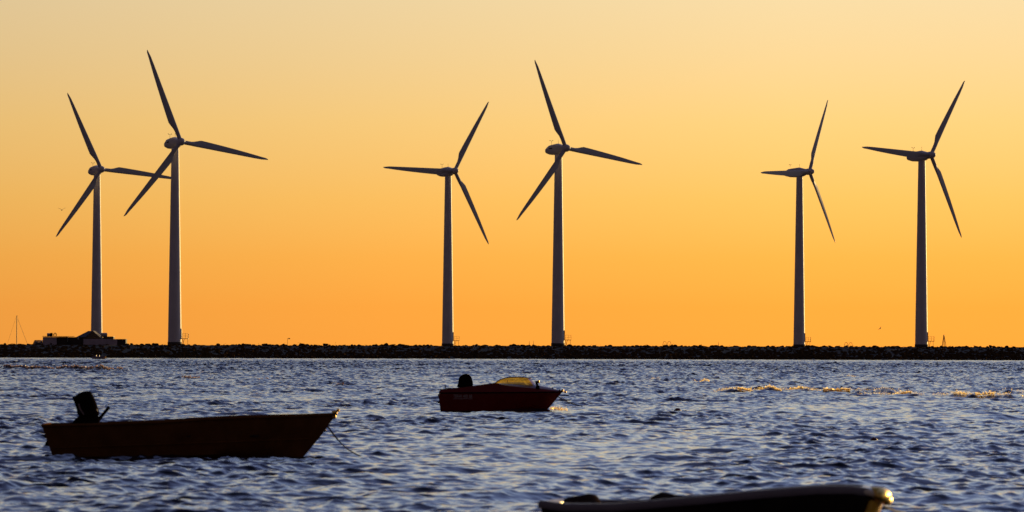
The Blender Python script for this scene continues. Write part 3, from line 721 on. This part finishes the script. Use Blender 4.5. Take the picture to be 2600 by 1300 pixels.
# deck moulding: coaming then cambered foredeck
top_x = [0, .10, .65, 1.25, 2.05, 2.20, 2.5, 3.0, 3.5, 4.0, 4.45]
top_z = [.70, .775, .845, .92, 1.03, .99, .93, .875, .84, .79, .735]
cen_z = [.70, .775, .80, .92, 1.03, 1.05, 1.06, 1.05, .985, .87, .745]
mbc = MB(); rings = []; mbd = MB(); rd = []; rs = []
for i in range(45):
    t_ = i/44; (y, z) = HS.sec(t_)[0]; q = HS.pt(t_, y, z); xx = q.x; zt_ = max(interp(xx, top_x, top_z), z+.005)
    yi = max(y-.05-(zt_-z)*.25, .004)
    if xx <= 2.25: rings.append([(xx, -y, z), (xx, -yi-.03*(yi > .1), (z+zt_)/2+.03), (xx, -yi, zt_), (xx, -max(yi-.10, .002), zt_), (xx, -max(yi-.12, .002), .40)])
    if xx >= 2.15:
        zc_ = interp(xx, top_x, cen_z)
        rd.append([(xx, yi*k/7, zt_+(zc_-zt_)*(1-(k/7)**2)) for k in range(-7, 8)])
        rs.append([(xx, -y, z), (xx, -(y+yi)/2, zt_*.5+z*.5), (xx, -yi, zt_+.001)])
mbc.loft(rings, closed=False); mbc.loft([[(x_, -y_, z_) for x_, y_, z_ in r_] for r_ in rings], closed=False)
mbc.add([(.06, -.74, .70), (.06, .74, .70), (.75, .74, .82), (.75, -.74, .82)], [(0, 1, 2, 3)])
mbc.build('coaming', M['red_hull'], gS, True)
mbd.loft(rd, closed=False); mbd.build('foredeck', M['pale_deck'], gS, True)
mbs = MB(); mbs.loft(rs, closed=False); mbs.loft([[(a_, -b_, c_) for a_, b_, c_ in r_] for r_ in rs], closed=False); mbs.build('deck_edge', M['red_hull'], gS, True)
# windscreen : side/front wrap
def wcurve(s_, side=1):
    """s 0..1 from aft end to the nose; returns bottom and top points"""
    bx_ = 2.03+1.55*math.sin(s_*math.pi/2)**1.0; by_ = .60*math.cos(s_*math.pi/2)**.75
    bz_ = interp(bx_, top_x, [a_*.55+b_*.45 for a_, b_ in zip(top_z, cen_z)])-.005
    tx_ = 2.05+1.28*math.sin(s_*math.pi/2); ty_ = by_*.80
    hgt = interp(tx_, [2.05, 2.12, 2.25, 2.38, 2.6, 2.85, 3.1, 3.28, 3.40], [1.03, 1.10, 1.16, 1.205, 1.235, 1.24, 1.235, 1.20, 1.15])
    return Vector((bx_, by_*side, bz_)), Vector((tx_, ty_*side, hgt))
for nm, sgn, mm, s0, s1 in (('windscreen', -1, 'screen', 0, .72), ('windscreen', 1, 'screen', 0, .72), ('front_pane', -1, 'screen_clear', .72, 1), ('front_pane', 1, 'screen_clear', .72, 1)):
    rows = []
    for i in range(15):
        s_ = s0+(s1-s0)*i/14; a_, b_ = wcurve(s_, sgn); rows.append([a_.lerp(b_, k/4)+Vector((0, sgn*.05*math.sin(math.pi*k/4), 0)) for k in range(5)])
    MB().loft(rows, closed=False).build(nm, M[mm], gS, True)
tp_ = [wcurve(i/30, -1)[1] for i in range(31)]+[wcurve(i/30, 1)[1] for i in range(29, -1, -1)]
MB().tube(tp_, .014, 6).build('windscreen_frame', M['red_hull'], gS, True)
MB().box((1.45, 0, .62), (.4, 1.1, .10)).box((1.28, 0, .74), (.08, 1.1, .20)).build('seat', M['black'], gS)
MB().tube([(2.9-.42, .1+.17*math.cos(q), 1.00+.12*math.sin(q)) for q in np.linspace(0, 2*math.pi, 17)], .015, 6).build('steering_wheel', M['black'], gS, True)
xs_ = (1365-1114)/sS
MB().tube([(xs_, -.42, .82), (xs_, -.42, .90), (xs_-.02, -.42, .97)], [.075, .065, .04], 10).tube([(xs_-.03, -.42, .97), (xs_-.045, -.42, 1.10)], [.045, .05], 10).build('deck_fender', M['black'], gS, True)
MB().ball((xs_+.03, -.44, 1.08), .05, (.7, 1, 1.2)).build('side_lamp', M['glint_metal'], gS, True)
MB().tube([((1131-1114)/sS, -.5, .80), ((1131-1114)/sS, -.5, .95)], .016, 6).build('stern_rod', M['black'], gS)
MB().tube([((1140-1114)/sS-.1, -.4, .815), ((1140-1114)/sS+.08, -.4, .825)], .03, 6).build('stern_cleat', M['black'], gS)
MB().ball(((1402-1114)/sS, 0, .84), .04, (1.2, 1, .7)).build('deck_cleat', M['black'], gS, True)
MB().tube([(4.36, 0, .73), (4.36, 0, .80)], .03, 6).build('bow_cleat', M['black'], gS)
MB().tube([(4.43, -.02, .765), (4.50, -.02, .755)], [.03, .035], 8).ball((4.46, -.03, .76), .05).ball((4.56, -.03, .71), .045).build('bow_roller', M['glint_metal'], gS, True)
MB().tube([(-.03, -.3, .58), (.02, -.3, .58)], .04, 6).tube([(-.03, -.3, .33), (.04, -.3, .33)], .04, 6).build('transom_fitting', M['black'], gS)
# lettering on the hull side
cu = bpy.data.curves.new('hull_lettering', 'FONT'); cu.body = 'TERHI 400 BR'; cu.size = 1.0; cu.extrude = 0
to = bpy.data.objects.new('tmp_text', cu); col.objects.link(to)
dg_ = bpy.context.evaluated_depsgraph_get(); me = bpy.data.meshes.new_from_object(to.evaluated_get(dg_)); bpy.data.objects.remove(to)
xsr = [v.co.x for v in me.vertices]; ysr = [v.co.y for v in me.vertices]; wx_ = max(xsr)-min(xsr); hy_ = max(ysr)
X0, X1 = (1152-1114)/sS, (1200-1114)/sS
for v in me.vertices:
    xx = X0+(v.co.x-min(xsr))/wx_*(X1-X0); zz = .50+v.co.y/hy_*.115
    t_ = (xx-.05)/(4.2); q = HS.side(t_, zz); v.co = (xx, q.y-.012, zz)
me.materials.append(M['letters']); lo = bpy.data.objects.new('hull_lettering', me); col.objects.link(lo); lo.parent = gS
mb = MB(); rw = [[(xx, HS.side((xx-.05)/4.2, zz).y-.010, zz) for zz in (.455, .470)] for xx in np.linspace(X0, X1, 10)]
mb.loft(rw, closed=False).build('underline', M['letters'], gS)
# its outboard
gm = thing('outboard_motor', 'black outboard motor upright on the stern of the red motor boat', 'outboard motor', (b1.x, dS, 0))
cow = [lpt(x_, y_, 1114, dS) for x_, y_ in [(1160, 982), (1163, 972), (1165, 959), (1170, 954), (1176, 950), (1182, 948.8), (1189, 950), (1195, 955), (1198, 961), (1200.5, 970), (1201, 979), (1196, 984), (1166, 985)]]
prism([(a_, b_) for a_, b_ in cow], .20).build('cowl', M['black'], gm, True)
st = [lpt(x_, y_, 1114, dS) for x_, y_ in [(1187, 961), (1196, 962), (1197, 965), (1188, 965)]]
MB().loft([[(x_, y_, z_) for x_, z_ in st] for y_ in (-.19, -.15)]).build('decal_stripe', M['cowl_stripe'], gm)
prism([(.05, .80), (.95, .86), (.85, .70), (.20, .40), (.24, .0), (.2, -.3), (.1, -.3), (.0, .5)], .06, .9).build('leg', M['black'], gm, True)
# rope
ra = P(1417, 1007, dS); rb = P(1478, 1031, 149.5)
pts = [ra.lerp(rb, i/14)-Vector((0, 0, .06*math.sin(math.pi*i/14))) for i in range(15)]
MB().tube(pts, .016, 6).build('mooring_rope', M['rope'], None, True)
tag(col.objects[-1], 'short rope running down from the bow of the red motor boat', 'rope', 'mooring ropes')

# --- near boat, cut by the lower edge
dN = 50.0; sN = S(dN)
b2 = P(1408, 1290, dN)
zt = lambda px, py: P(px, py, dN).z
HN = Hull(4.1, x0=[(-.3, .10), (.3, .02), (.6, .0)], x1=[(-.2, 3.72), (.2, 3.92), (.55, 4.02), (.8, 4.05)],
          b=[(0, .64), (.03, .67), (.10, .72), (.4, .80), (.65, .74), (.8, .56), (.9, .34), (.96, .17), (1, .03)],
          zg=[(0, zt(1377, 1275)), (.08, zt(1450, 1282)), (.23, zt(1580, 1281)), (.5, zt(1821, 1260)), (.64, zt(1941, 1247)), (.83, zt(2109, 1234)), (.92, zt(2190, 1234)), (1, zt(2255, 1246))],
          bc=[(0, .45), (.4, .62), (.7, .50), (.9, .16), (1, .015)], zc=[(0, .05), (.6, .08), (1, .25)], zk=[(0, -.08), (.6, -.12), (.9, -.1), (1, .05)])
gN = thing('rowing_boat', 'dark dinghy with a broad white gunwale, nearest boat cut off by the lower edge', 'boat', (b2.x, dN, 0), RAD(-16)); gN.scale = (.968, 1, 1)
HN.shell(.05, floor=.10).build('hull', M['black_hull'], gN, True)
def band(h_, w_, t0, t1, n=50):
    """flat-faced gunwale moulding wrapping the sheer"""
    mb = MB()
    for sg in (-1, 1):
        rings = []
        for i in range(n+1):
            t_ = t0+(t1-t0)*i/n; y, z = HN.sec(t_)[0]; q = HN.pt(t_, y, z); yy = q.y
            k = 1.0 if t_ > .02 else .9
            rings.append([(q.x, sg*(yy-.03), z-h_*.5*k), (q.x, sg*(yy+w_*.75), z-h_*.5*k), (q.x, sg*(yy+w_), z-h_*.30), (q.x, sg*(yy+w_), z+h_*.25), (q.x, sg*(yy+w_*.6), z+h_*.48), (q.x, sg*(yy-.02), z+h_*.5), (q.x, sg*(yy-.06), z+h_*.42), (q.x, sg*(yy-.06), z-h_*.2)])
        mb.loft(rings)
    return mb
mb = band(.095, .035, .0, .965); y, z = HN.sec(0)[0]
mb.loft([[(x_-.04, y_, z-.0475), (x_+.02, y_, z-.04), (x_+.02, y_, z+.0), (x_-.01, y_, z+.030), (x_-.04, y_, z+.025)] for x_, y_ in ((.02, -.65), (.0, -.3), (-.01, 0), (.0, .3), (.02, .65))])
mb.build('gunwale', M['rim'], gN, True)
tipz = zt(2255, 1246)
xt = [(2200, 1238), (2222, 1241), (2240, 1249), (2255, 1257), (2266, 1264)]
pts = []
for a_, c_ in xt: pts.append(((a_-1377)/sN, 0, zt(a_, c_)))
# bow cap: broad rounded breasthook ending in metal balls added to catch the sun
rings = []
for i, (x_, _, z_) in enumerate(pts):
    w_ = [.24, .20, .13, .09, .05][i]; h_ = [.05, .052, .05, .045, .035][i]
    rings.append([(x_, w_*math.copysign(abs(math.cos(q))**.5, math.cos(q)), z_+h_*math.copysign(abs(math.sin(q))**.6, math.sin(q))) for q in [2*math.pi*j/20 for j in range(20)]])
MB().loft(rings).build('bow_cap', M['bow_cap'], gN, True)
MB().ball(((2232-1377)/sN, -.03, zt(2234, 1241)), .10, (1.5, 1.2, .60), 20, 14).ball(((2250-1377)/sN, 0, zt(2249, 1251)), .105, (.85, 2.3, .85), 28, 16).ball(((2262-1377)/sN, 0, zt(2260, 1261)), .068, (.9, 2.2, .9), 24, 14).build('bow_glint_balls', M['glint_metal'], gN, True)
stem = [((2244-1377)/sN, 0, zt(2244, 1262)), ((2238-1377)/sN, 0, zt(2238, 1280)), ((2230-1377)/sN, 0, zt(2230, 1300)), ((2216-1377)/sN, 0, .12), (3.75, 0, -.1)]
MB().loft([[(x_-.05+.09*math.cos(q), .17*math.sin(q), z_) for q in [2*math.pi*j/20 for j in range(20)]] for x_, _, z_ in stem]).build('stem_post', M['stem_sunlit'], gN, True)  # stem broadened and coloured for the sunlit strip
MB().tube([((2246-1377)/sN, 0, zt(2246, 1262)), ((2256-1377)/sN, 0, zt(2256, 1268))], [.03, .02], 8).build('bow_eye', M['black'], gN)
# folded covers on the thwarts
def lump(outline, y0, y1, name, m):
    pr_ = [((a_-1377)/sN, zt(a_, c_)) for a_, c_ in outline]
    zb_ = min(z for _, z in pr_); xc_ = sum(x for x, _ in pr_)/len(pr_); rings = []
    for k in range(11):
        u = k/10; s_ = .25+.75*math.sin(math.pi*u)**.6
        rings.append([(xc_+(x_-xc_)*s_+.23*(y0+(y1-y0)*u), y0+(y1-y0)*u, zb_+(z_-zb_)*s_) for x_, z_ in pr_])
    return MB().loft(rings).build(name, m, gN, True)
lump([(1386, 1290), (1392, 1264), (1410, 1260), (1430, 1257), (1450, 1253), (1462, 1255), (1470, 1264), (1480, 1290)], -.1, .45, 'stern_cover', M['hull_in'])
lump([(1615, 1290), (1622, 1260), (1636, 1252), (1650, 1247), (1664, 1250), (1690, 1256), (1715, 1257), (1735, 1255), (1755, 1258), (1770, 1290)], -.1, .45, 'thwart_cover', M['hull_in'])
ra = P(2244, 1284, dN); rb = P(2300, 1301, 51.5)
MB().tube([ra.lerp(rb, i/10)-Vector((0, 0, .02*math.sin(math.pi*i/10))) for i in range(11)], .010, 6).build('mooring_rope', M['rope'], None, True)
tag(col.objects[-1], 'dark rope leading off the bow of the dinghy at the lower edge', 'rope', 'mooring ropes')

# --- tiny motor boat under the breakwater
dM = 778.0; sM = S(dM); b3 = P(233, 912, dM)
HM = Hull(2.8, x0=[(-.3, .2), (0, .12), (.6, 0)], x1=[(-.3, 2.0), (0, 2.35), (.65, 2.72), (.8, 2.8)],
          b=[(0, .5), (.3, .6), (.7, .5), (.9, .2), (1, .02)], zg=[(0, .45), (.25, .55), (.6, .52), (1, .62)], bc=[(0, .4), (.5, .45), (.9, .1), (1, .01)], zc=[(0, .0), (1, .2)], zk=[(0, -.1), (1, 0)])
gM = thing('small_boat', 'tiny grey boat with a glinting bow close under the breakwater at left', 'boat', (b3.x, dM, 0))
HM.shell(.05, floor=.1).build('hull', M['alu_boat'], gM, True)
MB().box((.75, 0, .6), (.22, .5, .35)).build('seat', M['alu_boat'], gM); MB().box((1.35, 0, .62), (.16, .7, .22)).build('console', M['alu_boat'], gM)
for xx, tx in ((2.25, 2.15), (2.45, 2.55)): MB().tube([(xx, 0, .5), (tx, 0, 1.15)], .03, 6).build('rod', M['steel'], gM)
MB().tube([(2.35, -.14, .56), (2.52, -.16, .30), (2.56, -.14, .05)], .045, 8).tube([(2.5, -.16, .38), (2.72, -.05, .60)], .04, 8).ball((2.45, -.2, .42), .10, (1, .6, 1.3)).ball((2.6, -.1, .22), .09, (1, .6, 1.3)).build('bow_fitting', M['glint_metal'], gM, True)  # metal balls added to give the bow its glint

# ------------------------------------------------------------------ buoy and birds
dB = dist_w(1720, 1046.5); a = P(1720.5, 1046, dB)
a2 = P(2219, 1115, dist_w(2219, 1119))
g = thing('small_float', 'tiny dark net float with a glint, alone in the water at lower right', 'float', (a2.x, a2.y, 0))
MB().ball((0, 0, .02), .075, (1.2, 1, .8), 14, 8).build('float', M['buoy'], g, True); MB().ball((.0, 0, .085), .022).build('ring', M['chrome'], g, True)
g = thing('mooring_buoy', 'round red-brown mooring buoy floating right of the red motor boat', 'buoy', (a.x, dB, 0))
MB().ball((0, 0, .02), .135, (1, 1, .98), 20, 12).build('float', M['buoy'], g, True)
MB().tube([(-.30, -.05, .0), (-.2, -.05, .02), (-.1, -.06, .03)], .018, 6).build('rope_tail', M['rope'], g); MB().tube([(.12, -.05, .04), (.22, 0, .05), (.33, .02, .06)], .014, 6).build('rope_tail', M['rope'], g)
def gull(px, py, d, span, bank, up, lab, head=1, yaw=0.):
    a = P(px, py, d); g = thing('gull', lab, 'bird', a, yaw, 'gulls in flight')
    MB().ball((0, 0, 0), .085, (.9, 2.0, .8)).build('body', M['gull'], g, True)
    for sg in (-1, 1):
        mb = MB(); h_ = span/2
        rows = [(0, 0.02, .11), (sg*h_*.42, h_*up*.62, .10), (sg*h_*.75, h_*up*.85, .065), (sg*h_, h_*up*.95, .012)]
        mb.loft([[(x_, -c_, z_), (x_, -c_*.2, z_+.018), (x_, c_, z_+.002), (x_, -c_*.2, z_-.010)] for x_, z_, c_ in rows])
        w = mb.build('wing', M['gull'], g, True)
    g.rotation_euler = (0, bank, yaw); return g
gull(157, 533.5, 600, 1.15, -.05, .55, 'gull gliding with raised wings left of the leftmost turbine', yaw=.4)
gull(2234.5, 834.5, 700, .8, -.75, .3, 'small gull banking low between the two right turbines', yaw=.5)
dC = 222.0; a = P(2134, 1000, dC)
g = thing('water_bird', 'dark water bird resting on the glittering wave crest at right', 'bird', (a.x, dC, .12))
MB().ball((-.12, 0, .02), .12, (1.7, .8, .75), 14, 9).build('body', M['cormorant'], g, True)
MB().tube([(0, 0, .03), (.035, 0, .12), (.02, 0, .19), (.05, 0, .215)], [.05, .032, .034, .03], 8).ball((.04, 0, .215), .036).tube([(.06, 0, .215), (.135, 0, .20)], [.02, .006], 6).build('head', M['cormorant'], g, True)
